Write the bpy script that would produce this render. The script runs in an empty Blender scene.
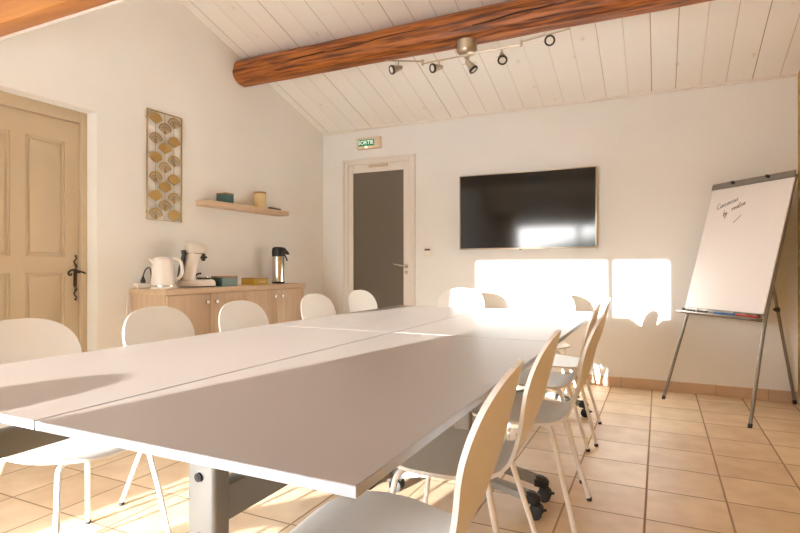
import bpy, bmesh, math, random
from mathutils import Vector, Matrix, noise
random.seed(7)
PI = math.pi
SC = bpy.context.scene
COL = SC.collection

# ------------------------------------------------------------------ materials
def new_mat(name):
    m = bpy.data.materials.new(name); m.use_nodes = True
    nt = m.node_tree
    return m, nt, nt.nodes['Principled BSDF']

def mat(name, col, rough=.5, metal=0., var=0., vscale=8., bump=0., bscale=60., spec=.5, emit=None, estr=0., coat=0.):
    m, nt, b = new_mat(name)
    b.inputs['Base Color'].default_value = (*col, 1)
    b.inputs['Roughness'].default_value = rough
    b.inputs['Metallic'].default_value = metal
    b.inputs['Specular IOR Level'].default_value = spec
    b.inputs['Coat Weight'].default_value = coat
    if emit:
        b.inputs['Emission Color'].default_value = (*emit, 1)
        b.inputs['Emission Strength'].default_value = estr
    tc = nt.nodes.new('ShaderNodeTexCoord')
    if var > 0:
        n = nt.nodes.new('ShaderNodeTexNoise'); n.inputs['Scale'].default_value = vscale
        n.inputs['Detail'].default_value = 4
        nt.links.new(tc.outputs['Object'], n.inputs['Vector'])
        r = nt.nodes.new('ShaderNodeValToRGB')
        r.color_ramp.elements[0].position = .3; r.color_ramp.elements[1].position = .7
        r.color_ramp.elements[0].color = (*[c * (1 - var) for c in col], 1)
        r.color_ramp.elements[1].color = (*[min(1, c * (1 + var)) for c in col], 1)
        nt.links.new(n.outputs['Fac'], r.inputs['Fac'])
        nt.links.new(r.outputs['Color'], b.inputs['Base Color'])
    if bump > 0:
        n2 = nt.nodes.new('ShaderNodeTexNoise'); n2.inputs['Scale'].default_value = bscale
        nt.links.new(tc.outputs['Object'], n2.inputs['Vector'])
        bp = nt.nodes.new('ShaderNodeBump'); bp.inputs['Strength'].default_value = bump
        bp.inputs['Distance'].default_value = .004
        nt.links.new(n2.outputs['Fac'], bp.inputs['Height'])
        nt.links.new(bp.outputs['Normal'], b.inputs['Normal'])
    return m

def wood(name, dark, light, axis='X', scale=6., stretch=14., rough=.5, bump=.15, lo=.3, hi=.7):
    m, nt, b = new_mat(name)
    b.inputs['Roughness'].default_value = rough
    tc = nt.nodes.new('ShaderNodeTexCoord'); mp = nt.nodes.new('ShaderNodeMapping')
    s = [scale * stretch ** .5] * 3
    s['XYZ'.index(axis)] = scale / stretch ** .5
    mp.inputs['Scale'].default_value = s
    nt.links.new(tc.outputs['Object'], mp.inputs['Vector'])
    n = nt.nodes.new('ShaderNodeTexNoise'); n.inputs['Scale'].default_value = 1.6
    n.inputs['Detail'].default_value = 7; n.inputs['Distortion'].default_value = .6
    nt.links.new(mp.outputs['Vector'], n.inputs['Vector'])
    r = nt.nodes.new('ShaderNodeValToRGB')
    r.color_ramp.elements[0].position = lo; r.color_ramp.elements[1].position = hi
    r.color_ramp.elements[0].color = (*dark, 1); r.color_ramp.elements[1].color = (*light, 1)
    nt.links.new(n.outputs['Fac'], r.inputs['Fac'])
    nt.links.new(r.outputs['Color'], b.inputs['Base Color'])
    bp = nt.nodes.new('ShaderNodeBump'); bp.inputs['Strength'].default_value = bump
    bp.inputs['Distance'].default_value = .004
    nt.links.new(n.outputs['Fac'], bp.inputs['Height'])
    nt.links.new(bp.outputs['Normal'], b.inputs['Normal'])
    return m

def math_node(nt, op, a, b=None, c=None):
    n = nt.nodes.new('ShaderNodeMath'); n.operation = op
    for i, v in enumerate((a, b, c)):
        if v is None: continue
        if isinstance(v, (int, float)): n.inputs[i].default_value = v
        else: nt.links.new(v, n.inputs[i])
    return n.outputs[0]

def mix_col(nt, fac, a, b):
    n = nt.nodes.new('ShaderNodeMix'); n.data_type = 'RGBA'
    for sock, v in ((n.inputs[0], fac), (n.inputs[6], a), (n.inputs[7], b)):
        if isinstance(v, (int, float)): sock.default_value = v
        elif isinstance(v, tuple): sock.default_value = (*v, 1)
        else: nt.links.new(v, sock)
    return n.outputs[2]

def tile_mat(name, x0, sx, y0, sy, tile_a, tile_b, grout, gw=.0055):
    m, nt, b = new_mat(name)
    g = nt.nodes.new('ShaderNodeNewGeometry'); sp = nt.nodes.new('ShaderNodeSeparateXYZ')
    nt.links.new(g.outputs['Position'], sp.inputs[0])
    def axis(o, o0, s):
        t = math_node(nt, 'DIVIDE', math_node(nt, 'SUBTRACT', o, o0), s)
        fl = math_node(nt, 'FLOOR', t)
        fr = math_node(nt, 'SUBTRACT', t, fl)
        d = math_node(nt, 'MULTIPLY', math_node(nt, 'MINIMUM', fr, math_node(nt, 'SUBTRACT', 1., fr)), s)
        return fl, d
    fx, dx = axis(sp.outputs[0], x0, sx); fy, dy = axis(sp.outputs[1], y0, sy)
    d = math_node(nt, 'MINIMUM', dx, dy)
    isg = nt.nodes.new('ShaderNodeMapRange'); isg.inputs[1].default_value = gw * .55; isg.inputs[2].default_value = gw
    isg.inputs[3].default_value = 1; isg.inputs[4].default_value = 0
    nt.links.new(d, isg.inputs[0])
    cb = nt.nodes.new('ShaderNodeCombineXYZ'); nt.links.new(fx, cb.inputs[0]); nt.links.new(fy, cb.inputs[1])
    wn = nt.nodes.new('ShaderNodeTexWhiteNoise'); nt.links.new(cb.outputs[0], wn.inputs['Vector'])
    n = nt.nodes.new('ShaderNodeTexNoise'); n.inputs['Scale'].default_value = 7; n.inputs['Detail'].default_value = 5
    off = nt.nodes.new('ShaderNodeVectorMath'); off.operation = 'ADD'
    nt.links.new(g.outputs['Position'], off.inputs[0]); nt.links.new(wn.outputs['Color'], off.inputs[1])
    nt.links.new(off.outputs[0], n.inputs['Vector'])
    f = math_node(nt, 'ADD', math_node(nt, 'MULTIPLY', wn.outputs['Value'], .40), math_node(nt, 'SUBTRACT', math_node(nt, 'MULTIPLY', n.outputs['Fac'], 1.2), .25))
    c = mix_col(nt, f, tile_a, tile_b)
    c = mix_col(nt, isg.outputs[0], c, grout)
    nt.links.new(c, b.inputs['Base Color'])
    ro = nt.nodes.new('ShaderNodeMapRange'); ro.inputs[3].default_value = .46; ro.inputs[4].default_value = .85
    nt.links.new(isg.outputs[0], ro.inputs[0]); nt.links.new(ro.outputs[0], b.inputs['Roughness'])
    bp = nt.nodes.new('ShaderNodeBump'); bp.inputs['Strength'].default_value = .5; bp.inputs['Distance'].default_value = .003
    hh = math_node(nt, 'ADD', math_node(nt, 'SUBTRACT', 1., isg.outputs[0]), math_node(nt, 'MULTIPLY', n.outputs['Fac'], .25))
    nt.links.new(hh, bp.inputs['Height']); nt.links.new(bp.outputs['Normal'], b.inputs['Normal'])
    return m

def plank_mat(name, x0, s):
    m, nt, b = new_mat(name)
    b.inputs['Roughness'].default_value = .6
    g = nt.nodes.new('ShaderNodeNewGeometry'); sp = nt.nodes.new('ShaderNodeSeparateXYZ')
    nt.links.new(g.outputs['Position'], sp.inputs[0])
    t = math_node(nt, 'DIVIDE', math_node(nt, 'SUBTRACT', sp.outputs[0], x0), s)
    fl = math_node(nt, 'FLOOR', math_node(nt, 'ADD', t, .5))
    d = math_node(nt, 'MULTIPLY', math_node(nt, 'ABSOLUTE', math_node(nt, 'SUBTRACT', t, fl)), s)
    wn = nt.nodes.new('ShaderNodeTexWhiteNoise'); wn.noise_dimensions = '1D'; nt.links.new(fl, wn.inputs['W'])
    isg = nt.nodes.new('ShaderNodeMapRange'); isg.inputs[1].default_value = .0012; isg.inputs[2].default_value = .0042
    isg.inputs[3].default_value = 1; isg.inputs[4].default_value = 0
    nt.links.new(d, isg.inputs[0])
    gs = math_node(nt, 'MULTIPLY', isg.outputs[0], math_node(nt, 'ADD', .25, math_node(nt, 'MULTIPLY', math_node(nt, 'POWER', wn.outputs['Value'], 2.), .75)))
    pid = math_node(nt, 'FLOOR', t)
    wn2 = nt.nodes.new('ShaderNodeTexWhiteNoise'); wn2.noise_dimensions = '1D'; nt.links.new(pid, wn2.inputs['W'])
    mp = nt.nodes.new('ShaderNodeMapping'); mp.inputs['Scale'].default_value = (9, 1.2, 1.2)
    nt.links.new(g.outputs['Position'], mp.inputs['Vector'])
    n = nt.nodes.new('ShaderNodeTexNoise'); n.inputs['Scale'].default_value = 2.; n.inputs['Detail'].default_value = 5
    nt.links.new(mp.outputs['Vector'], n.inputs['Vector'])
    c = mix_col(nt, math_node(nt, 'ADD', math_node(nt, 'MULTIPLY', wn2.outputs['Value'], .5), math_node(nt, 'MULTIPLY', n.outputs['Fac'], .5)), (.90, .885, .85), (.94, .93, .90))
    mp2 = nt.nodes.new('ShaderNodeMapping'); mp2.inputs['Scale'].default_value = (5.4, 3.2, 3.2)
    nt.links.new(g.outputs['Position'], mp2.inputs['Vector'])
    v = nt.nodes.new('ShaderNodeTexVoronoi'); v.inputs['Scale'].default_value = 1.0
    nt.links.new(mp2.outputs['Vector'], v.inputs['Vector'])
    kn = nt.nodes.new('ShaderNodeMapRange'); kn.inputs[1].default_value = .02; kn.inputs[2].default_value = .11
    kn.inputs[3].default_value = .55; kn.inputs[4].default_value = 0
    nt.links.new(v.outputs['Distance'], kn.inputs[0])
    c = mix_col(nt, kn.outputs[0], c, (.74, .56, .44))
    c = mix_col(nt, gs, c, (.34, .20, .125))
    nt.links.new(c, b.inputs['Base Color'])
    bp = nt.nodes.new('ShaderNodeBump'); bp.inputs['Strength'].default_value = .5; bp.inputs['Distance'].default_value = .004
    nt.links.new(math_node(nt, 'SUBTRACT', 1., isg.outputs[0]), bp.inputs['Height'])
    nt.links.new(bp.outputs['Normal'], b.inputs['Normal'])
    return m

WALL = mat('wall_plaster', (.85, .85, .832), .85, var=.02, vscale=1.5, bump=.12, bscale=25)
WALLR = mat('reveal_plaster', (.85, .85, .832), .85)
OCHRE = mat('ochre_plaster', (.56, .36, .13), .85, var=.04, vscale=1.5, bump=.12, bscale=25)
DOORPAINT = mat('door_paint', (.56, .45, .31), .5, var=.02, vscale=3)
WHITEPAINT = mat('white_paint', (.80, .755, .695), .45)
TILE = tile_mat('floor_tile', -.053, .328, 2.488, .340, (.58, .405, .24), (.83, .67, .475), (.36, .235, .135))
SKIRT = tile_mat('skirting_tile', -.30, .36, 2.3, .36, (.56, .39, .25), (.64, .46, .31), (.45, .33, .23), .004)
PLANK = plank_mat('ceiling_planks', -.42, .182)
BEAM = wood('beam_wood', (.085, .017, .003), (.46, .145, .026), 'X', 8, 16, .45, .8, .34, .62)
BEAM2 = wood('tie_beam_wood', (.42, .15, .035), (.62, .27, .075), 'X', 3, 12, .5, .3)
CRACK = mat('crack', (.025, .01, .005), .9)
OAK = wood('light_oak', (.56, .41, .275), (.65, .49, .345), 'Z', 5, 16, .5, .05)
OAKH = wood('light_oak_horizontal', (.58, .425, .285), (.67, .505, .355), 'Y', 5, 16, .5, .05)
CHAIRM = mat('white_plastic', (.78, .755, .715), .42)
LEGM = mat('white_powder_coat', (.86, .83, .79), .35)
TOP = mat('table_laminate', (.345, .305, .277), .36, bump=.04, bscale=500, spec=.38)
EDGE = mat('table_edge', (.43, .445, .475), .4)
STEEL = mat('grey_metal', (.27, .255, .225), .5, .25)
BLACK = mat('black_plastic', (.018, .017, .017), .45)
RUBBER = mat('black_rubber', (.02, .02, .02), .7)
NICKEL = mat('brushed_nickel', (.55, .48, .38), .3, 1.)
CHROME = mat('chrome', (.75, .72, .68), .15, 1.)
LENS = mat('frosted_lens', (.80, .76, .68), .35)
SCREEN = mat('tv_screen', (.006, .005, .0045), .09, spec=.5)
TVFRAME = mat('champagne_frame', (.50, .41, .30), .35, .8)
GOLD = mat('gold_metal', (.50, .33, .115), .4, .6)
GLASS = mat('frosted_glass', (.155, .13, .10), .28)
GREEN = mat('exit_green', (.005, .16, .07), .4, emit=(.01, .25, .11), estr=.25)
SIGNW = mat('sign_white', (.9, .9, .85), .4, emit=(1, .97, .9), estr=.35)
SIGNCASE = mat('sign_case', (.80, .66, .50), .35)
LED = mat('sign_led', (1, .9, .6), .4, emit=(1, .9, .45), estr=6)
KETTLE = mat('white_kettle_plastic', (.84, .79, .74), .3)
TEAL = mat('teal_paint', (.05, .13, .125), .5)
TEALL = mat('lighter_teal', (.20, .30, .29), .5)  # lighter teal, set on the front face of one box
YELLOW = mat('mustard_paint', (.52, .33, .025), .5)
CREAM = mat('cream_paint', (.72, .56, .29), .5)
LIDW = wood('lid_wood', (.34, .17, .07), (.44, .24, .11), 'Y', 8, 8)
IRON = mat('wrought_iron', (.07, .05, .035), .5, .7)
BOARDW = mat('whiteboard', (.84, .79, .76), .25)
ALU = mat('grey_aluminium', (.27, .245, .215), .4, .6)
INK = mat('black_ink', (.02, .02, .025), .5)
BLUE = mat('blue_marker', (.02, .12, .35), .4)
RED = mat('red_marker', (.45, .03, .03), .4)
SWITCHM = mat('switch_plastic', (.84, .80, .74), .4)
DARKW = mat('dark_slot', (.10, .065, .04), .6)
LOGO = mat('logo_grey', (.5, .48, .45), .4)
ORANGE = wood('honey_wood', (.45, .22, .05), (.58, .31, .08), 'Z', 5, 12)
TERR = mat('terrace_stone', (.78, .75, .70), .8, var=.06)
HILLM = mat('hill_green', (.10, .12, .06), .9, var=.2, vscale=.5)
LEAF = mat('leaf_green', (.07, .11, .04), .6, var=.2)
BARK = mat('bark', (.12, .08, .05), .8)

# ------------------------------------------------------------------ mesh helpers
def box(bm, x0, x1, y0, y1, z0, z1, bev=0., seg=2):
    t = bmesh.new()
    bmesh.ops.create_cube(t, size=1)
    for v in t.verts:
        v.co = Vector(((x0 + x1) / 2 + v.co.x * (x1 - x0), (y0 + y1) / 2 + v.co.y * (y1 - y0), (z0 + z1) / 2 + v.co.z * (z1 - z0)))
    if bev > 0:
        bmesh.ops.bevel(t, geom=t.edges[:], offset=bev, segments=seg, profile=.5, affect='EDGES')
    merge(bm, t)

def merge(bm, t, M=None):
    if M is not None: bmesh.ops.transform(t, matrix=M, verts=t.verts[:])
    me = bpy.data.meshes.new('tmp'); t.to_mesh(me); t.free()
    bm.from_mesh(me); bpy.data.meshes.remove(me)

def cyl(bm, p0, p1, r0, r1=None, n=20, caps=True):
    p0, p1 = Vector(p0), Vector(p1); r1 = r0 if r1 is None else r1
    t = bmesh.new(); d = p1 - p0
    bmesh.ops.create_cone(t, cap_ends=caps, segments=n, radius1=r0, radius2=r1, depth=d.length)
    M = Matrix.Translation((p0 + p1) / 2) @ d.to_track_quat('Z', 'Y').to_matrix().to_4x4()
    merge(bm, t, M)

def lathe(bm, prof, n=32, M=None):
    t = bmesh.new(); rings = []
    for r, z in prof:
        if r < 1e-5: rings.append([t.verts.new((0, 0, z))])
        else: rings.append([t.verts.new((r * math.cos(2 * PI * k / n), r * math.sin(2 * PI * k / n), z)) for k in range(n)])
    for a, b in zip(rings, rings[1:]):
        for k in range(n):
            q = [a[k % len(a)], a[(k + 1) % len(a)], b[(k + 1) % len(b)], b[k % len(b)]]
            u = []
            for v in q:
                if v not in u: u.append(v)
            if len(u) > 2:
                try: t.faces.new(u)
                except ValueError: pass
    bmesh.ops.recalc_face_normals(t, faces=t.faces[:])
    merge(bm, t, M)

def smooth_path(pts, sub=6):
    P = [Vector(p) for p in pts]
    if len(P) < 3: return P
    out = []
    for i in range(len(P) - 1):
        a, b, c, d = P[max(i - 1, 0)], P[i], P[i + 1], P[min(i + 2, len(P) - 1)]
        for k in range(sub):
            t = k / sub
            out.append(.5 * ((2 * b) + (c - a) * t + (2 * a - 5 * b + 4 * c - d) * t * t + (-a + 3 * b - 3 * c + d) * t ** 3))
    out.append(P[-1]); return out

def tube(bm, pts, r, n=10, sub=0, r1=None):
    P = smooth_path(pts, sub) if sub else [Vector(p) for p in pts]
    t = bmesh.new(); rings = []
    prev = None
    for i, p in enumerate(P):
        d = (P[min(i + 1, len(P) - 1)] - P[max(i - 1, 0)]).normalized()
        if prev is None:
            u = d.orthogonal().normalized()
        else:
            u = (prev - d * prev.dot(d)).normalized()
        prev = u; w = d.cross(u)
        rr = r if r1 is None else r + (r1 - r) * i / (len(P) - 1)
        rings.append([t.verts.new(p + rr * (math.cos(2 * PI * k / n) * u + math.sin(2 * PI * k / n) * w)) for k in range(n)])
    for a, b in zip(rings, rings[1:]):
        for k in range(n): t.faces.new((a[k], a[(k + 1) % n], b[(k + 1) % n], b[k]))
    t.faces.new(rings[0][::-1]); t.faces.new(rings[-1])
    bmesh.ops.recalc_face_normals(t, faces=t.faces[:])
    merge(bm, t)

def prism(bm, poly, lo, hi, axis='x', bev=0):
    """poly of (a, b): for axis x -> (y, z); y -> (x, z); z -> (x, y)."""
    t = bmesh.new()
    def P(a, b, c): return {'x': (c, a, b), 'y': (a, c, b), 'z': (a, b, c)}[axis]
    A = [t.verts.new(P(a, b, lo)) for a, b in poly]; B = [t.verts.new(P(a, b, hi)) for a, b in poly]
    t.faces.new(A); t.faces.new(B[::-1]); n = len(poly)
    for k in range(n): t.faces.new((A[k], B[k], B[(k + 1) % n], A[(k + 1) % n]))
    bmesh.ops.recalc_face_normals(t, faces=t.faces[:])
    if bev: bmesh.ops.bevel(t, geom=t.edges[:], offset=bev, segments=2, profile=.5, affect='EDGES')
    merge(bm, t)

def obj(name, bm, m, parent=None, smooth=True, ang=40):
    me = bpy.data.meshes.new(name); bm.to_mesh(me); bm.free()
    me.materials.append(m)
    if smooth:
        for p in me.polygons: p.use_smooth = True
        try: me.set_sharp_from_angle(angle=math.radians(ang))
        except Exception: pass
    o = bpy.data.objects.new(name, me); COL.objects.link(o)
    if parent: o.parent = parent
    return o

def tag(o, label, cat, group=None):
    o['label'] = label; o['category'] = cat
    if group: o['group'] = group
    return o

def thing(name, label, cat, loc=(0, 0, 0), rz=0, group=None):
    o = bpy.data.objects.new(name, None); COL.objects.link(o)
    o.empty_display_size = .1
    o.location = loc; o.rotation_euler = (0, 0, rz)
    return tag(o, label, cat, group)

def struct(o):
    o['kind'] = 'structure'; return o

def part(name, m, parent, fn, smooth=True, **kw):
    bm = bmesh.new(); fn(bm); return obj(name, bm, m, parent, smooth, **kw)

def dup(root, loc, rz, label, group=None):
    r = root.copy(); COL.objects.link(r); r.location = loc; r.rotation_euler = (0, 0, rz)
    r['label'] = label
    if group: r['group'] = group
    for ch in list(root.children):
        c = ch.copy(); COL.objects.link(c); c.parent = r
        for g in list(ch.children):
            d = g.copy(); COL.objects.link(d); d.parent = c
    return r

# ------------------------------------------------------------------ room
XL, XR, YB, YR = -3.42, .972, 5.12, -1.2
RIDGE = 1.2
def zc(y):
    return 2.55 + .302 * (YB - y) if y >= RIDGE else 2.55 + .302 * (YB - RIDGE) - .46 * (RIDGE - y)

struct(part('floor', TILE, None, lambda b: box(b, XL - .25, XR + .15, YR - .15, YB + .15, -.1, 0), smooth=False))

DY0, DY1, DZ = 1.53, 2.402, 2.103
def left_wall(b):
    prism(b, [(YR, 0), (DY0, 0), (DY0, zc(DY0)), (RIDGE, zc(RIDGE)), (YR, zc(YR))], XL - .2, XL)
    prism(b, [(DY0, DZ), (DY1, DZ), (DY1, zc(DY1)), (DY0, zc(DY0))], XL - .2, XL)
    prism(b, [(DY1, 0), (YB, 0), (YB, zc(YB)), (DY1, zc(DY1))], XL - .2, XL)
struct(part('wall_left', WALL, None, left_wall, smooth=False))
struct(part('wall_back', WALL, None, lambda b: box(b, XL - .2, XR + .15, YB, YB + .15, 0, zc(YB) + .02), smooth=False))
struct(part('wall_right', OCHRE, None, lambda b: prism(b, [(YR, 0), (YB, 0), (YB, zc(YB)), (RIDGE, zc(RIDGE)), (YR, zc(YR))], XR, XR + .15), smooth=False))
def ceil(b):
    t = .06
    prism(b, [(YR, zc(YR)), (RIDGE, zc(RIDGE)), (YB, zc(YB)), (YB, zc(YB) + t), (RIDGE, zc(RIDGE) + t), (YR, zc(YR) + t)], XL - .2, XR + .15)
struct(part('ceiling', PLANK, None, ceil, smooth=False))

# rear wall (behind the camera) with a french window and a high window
W1 = (-2.70, -1.478, .06, 1.895); W2 = (-1.435, -.98, 1.27, 1.895)
def rear_wall(b):
    t0, t1 = YR - .12, YR
    top = zc(YR)
    box(b, XL - .2, W1[0], t0, t1, 0, top)
    box(b, W1[0], W1[1], t0, t1, 0, W1[2]); box(b, W1[0], W1[1], t0, t1, W1[3], top)
    box(b, W1[1], W2[0], t0, t1, 0, top)
    box(b, W2[0], W2[1], t0, t1, 0, W2[2]); box(b, W2[0], W2[1], t0, t1, W2[3], top)
    box(b, W2[1], XR + .15, t0, t1, 0, top)
struct(part('wall_rear', WALL, None, rear_wall, smooth=False))
def win_frame(w):
    def f(b):
        x0, x1, z0, z1 = w; y0, y1 = YR - .08, YR - .04; s = .018
        box(b, x0, x0 + s, y0, y1, z0, z1); box(b, x1 - s, x1, y0, y1, z0, z1)
        box(b, x0, x1, y0, y1, z0, z0 + s); box(b, x0, x1, y0, y1, z1 - s, z1)
    return f
for k, w in enumerate((W1, W2)):
    struct(part('window_%d' % (k + 1), WHITEPAINT, None, win_frame(w), smooth=False))

# outside: terrace, distant hill, shrub
struct(part('ground_terrace', TERR, None, lambda b: box(b, -40, 40, -90, YR - .121, -.2, -.02), smooth=False))
def hill(b):
    n = 60
    pts = [(-40, -.1)] + [(-40 + 80 * k / n, 2.2 + 3.4 * math.exp(-((-40 + 80 * k / n + 3) / 13) ** 2) + .35 * noise.noise((k * .4, 0, 0))) for k in range(n + 1)] + [(40, -.1)]
    prism(b, pts, -80, -66, 'y')
struct(part('hill_distant', HILLM, None, hill, smooth=False))

# tall hedge added out of view to dim the left wall and door reveal
def blocker(b):
    rnd = random.Random(11)
    for k in range(46):
        c = Vector((rnd.uniform(.1, 6.5), -11.2 + rnd.uniform(-.6, .6), rnd.uniform(.3, 4.6)))
        t = bmesh.new(); bmesh.ops.create_icosphere(t, subdivisions=3, radius=rnd.uniform(.7, 1.0))
        for v in t.verts: v.co *= 1 + .2 * noise.noise(v.co * 4 + c * 3)
        merge(b, t, Matrix.Translation(c))
hg = part('sky_blocker', LEAF, None, blocker); hg['kind'] = 'stuff'
hg['label'] = 'added dark green hedge along the terrace behind the camera'; hg['category'] = 'blocker'

# shrub outside the high window
def shrub(b):
    rnd = random.Random(3)
    for k in range(150):
        a = rnd.uniform(0, 2 * PI); r = .24 * rnd.random() ** .5
        c = Vector((-.77 + r * math.cos(a), -1.75 + .2 * rnd.uniform(-1, 1), rnd.uniform(1.1, 2.1)))
        d = Vector((rnd.uniform(-1, 1), rnd.uniform(-1, 1), rnd.uniform(-.6, .6))).normalized(); e = d.orthogonal().normalized()
        L, W = rnd.uniform(.06, .11), rnd.uniform(.022, .04)
        n = d.cross(e) * .008
        vs = [b.verts.new(c + v) for v in (-d * L, e * W + n, d * L, -e * W + n)]
        b.faces.new(vs)
sr = thing('garden_shrub', 'leafy green shrub standing outside behind the camera', 'shrub', (0, 0, 0))
part('foliage', LEAF, sr, shrub, smooth=False)
part('stem', BARK, sr, lambda b: (tube(b, [(-.72, -1.75, -.02), (-.71, -1.76, .8), (-.72, -1.74, 1.9)], .03, 8, 4)))

# curtain hanging left of the french window
def curtain_panel(b):
    n = 60; rows = []
    for z in (.03, .5, 1.1, 1.7, 2.16):
        rows.append([b.verts.new((-3.16 + .44 * k / n, -1.13 + .028 * math.sin(k * .75) * (1.1 - .2 * z), z)) for k in range(n + 1)])
    rows2 = [[b.verts.new((v.co.x, v.co.y - .003, v.co.z)) for v in r] for r in rows]
    for R, fl in ((rows, 0), (rows2, 1)):
        for a, c in zip(R, R[1:]):
            for k in range(n):
                q = (a[k], a[k + 1], c[k + 1], c[k]); b.faces.new(q if not fl else q[::-1])
cu_ = thing('curtain', 'beige curtain hanging beside the french window behind the camera', 'curtain', (0, 0, 0))
part('fabric', mat('curtain_fabric', (.60, .49, .36), .8), cu_, curtain_panel)
part('curtain_rail', NICKEL, cu_, lambda b: cyl(b, (-3.3, -1.13, 2.17), (-2.6, -1.13, 2.17), .010))

# door in the left wall
d1 = struct(bpy.data.objects.new('door_1', None)); COL.objects.link(d1); d1.location = (-3.54, 1.95, 0)
FX = -3.54
def frame1(b):
    box(b, -.08, .02, 2.357 - 1.95, DY1 - 1.95 + .0, 0, DZ, .004)
    box(b, -.08, .02, DY0 - 1.95, DY0 + .045 - 1.95, 0, DZ, .004)
    box(b, -.08, .02, DY0 + .045 - 1.95, 2.357 - 1.95, 2.025, DZ, .004)
part('door_frame', DOORPAINT, d1, frame1)
def leaf1(b):
    y0, y1 = DY0 + .048 - 1.95, 2.354 - 1.95
    box(b, -.06, -.010, y0, y1, .008, 2.022)
    ys = [(y0, y0 + .10), (1.925 - 1.95, 2.012 - 1.95), (2.259 - 1.95, y1)]
    zs = [(.008, .16), (1.02, 1.125), (1.885, 2.022)]
    for a, c in ys: box(b, -.010, 0, a, c, .008, 2.022)
    pan = [(ys[0][1], ys[1][0]), (ys[1][1], ys[2][0])]
    for a, c in pan:
        for z0, z1 in zs: box(b, -.010, 0, a, c, z0, z1)
        for z0, z1 in ((.16, 1.02), (1.125, 1.885)):
            m = .028
            # moulding ring and raised field
            for (p, q, r, s) in ((a, a + .014, z0, z1), (c - .014, c, z0, z1), (a + .014, c - .014, z0, z0 + .014), (a + .014, c - .014, z1 - .014, z1)):
                box(b, -.010, -.003, p, q, r, s, .003)
            box(b, -.010, -.004, a + m, c - m, z0 + m, z1 - m, .004)
part('door_leaf', DOORPAINT, d1, leaf1, ang=25)
def handle1(b):
    y = 2.328 - 1.95; x = 0.004
    box(b, .0, .006, y - .012, y + .012, .925, 1.045, .003)
    for sgn in (1, -1):
        zc0 = .985 + sgn * .062
        tube(b, [(x, y, zc0), (x, y + .009, zc0 + sgn * .018), (x, y - .009, zc0 + sgn * .045), (x, y + .009, zc0 + sgn * .07), (x, y - .004, zc0 + sgn * .085)], .0045, 8, 5)
        lathe(b, [(0, -.01), (.011, 0), (0, .01)], 10, Matrix.Translation((x + .004, y, zc0 + sgn * .022)))
        lathe(b, [(0, -.008), (.010, 0), (0, .008)], 10, Matrix.Translation((x + .004, y, zc0 + sgn * .085)))
part('door_handle', IRON, d1, handle1)
def lever1(b):
    y = 2.328 - 1.95
    cyl(b, (0, y, 1.022), (.05, y, 1.022), .008, n=12)
    tube(b, [(.048, y + .04, 1.014), (.05, y + .02, 1.022), (.05, y - .01, 1.030), (.05, y - .045, 1.038), (.05, y - .072, 1.026), (.05, y - .074, 1.006), (.05, y - .058, 1.004), (.05, y - .056, 1.016)], .0065, 8, 5)
part('door_lever', IRON, d1, lever1)

# glass door in the back wall
d2 = struct(bpy.data.objects.new('door_2', None)); COL.objects.link(d2); d2.location = (-2.71, YB, 0)
def frame2(b):
    X0, X1 = -3.13 + 2.71, -2.285 + 2.71
    for (a, c) in ((X0, X0 + .062), (X1 - .05, X1)):
        box(b, a, c, -.03, 0, 0, 2.212, .004)
    box(b, X0 + .062, X1 - .05, -.03, 0, 2.165, 2.212, .004)
    # thin outer architrave bead
    box(b, X0 - .012, X0 + .012, -.04, 0, 0, 2.222, .004); box(b, X1 - .012, X1 + .012, -.04, 0, 0, 2.222, .004)
    box(b, X0 - .012, X1 + .012, -.04, 0, 2.2, 2.224, .004)
part('door_frame', WHITEPAINT, d2, frame2)
def leaf2(b):
    a, c = -3.066 + 2.71, -2.337 + 2.71
    g0, g1 = -3.015 + 2.71, -2.405 + 2.71
    box(b, a, g0, -.022, 0, .008, 2.163, .003); box(b, g1, c, -.022, 0, .008, 2.163, .003)
    box(b, g0, g1, -.022, 0, 2.075, 2.163, .003); box(b, g0, g1, -.022, 0, .008, .12, .003)
part('door_leaf', WHITEPAINT, d2, leaf2)
part('glass_pane', GLASS, d2, lambda b: box(b, -3.015 + 2.71, -2.405 + 2.71, -.012, -.004, .12, 2.075), smooth=False)
def vent2(b):
    x0, x1 = -.105, .125
    box(b, x0, x1, -.034, -.022, 2.122, 2.152, .003)
    for k in range(3): box(b, x0 + .008, x1 - .008, -.038, -.034, 2.127 + k * .008, 2.131 + k * .008)
part('air_vent', mat('vent_beige', (.66, .52, .38), .5), d2, vent2)
def handle2(b):
    x = -2.372 + 2.71
    cyl(b, (x, -.022, 1.065), (x, -.028, 1.065), .025)
    cyl(b, (x, -.028, 1.065), (x, -.06, 1.065), .009)
    tube(b, [(x + .004, -.06, 1.063), (x - .03, -.062, 1.066), (x - .125, -.062, 1.082)], .012, 10, 4)
part('door_handle', CHROME, d2, handle2)
def lock2(b):
    x = -2.372 + 2.71
    cyl(b, (x, -.022, 1.0), (x, -.032, 1.0), .019); cyl(b, (x, -.032, 1.0), (x, -.036, 1.0), .008)
part('lock_rosette', NICKEL, d2, lock2)

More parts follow.
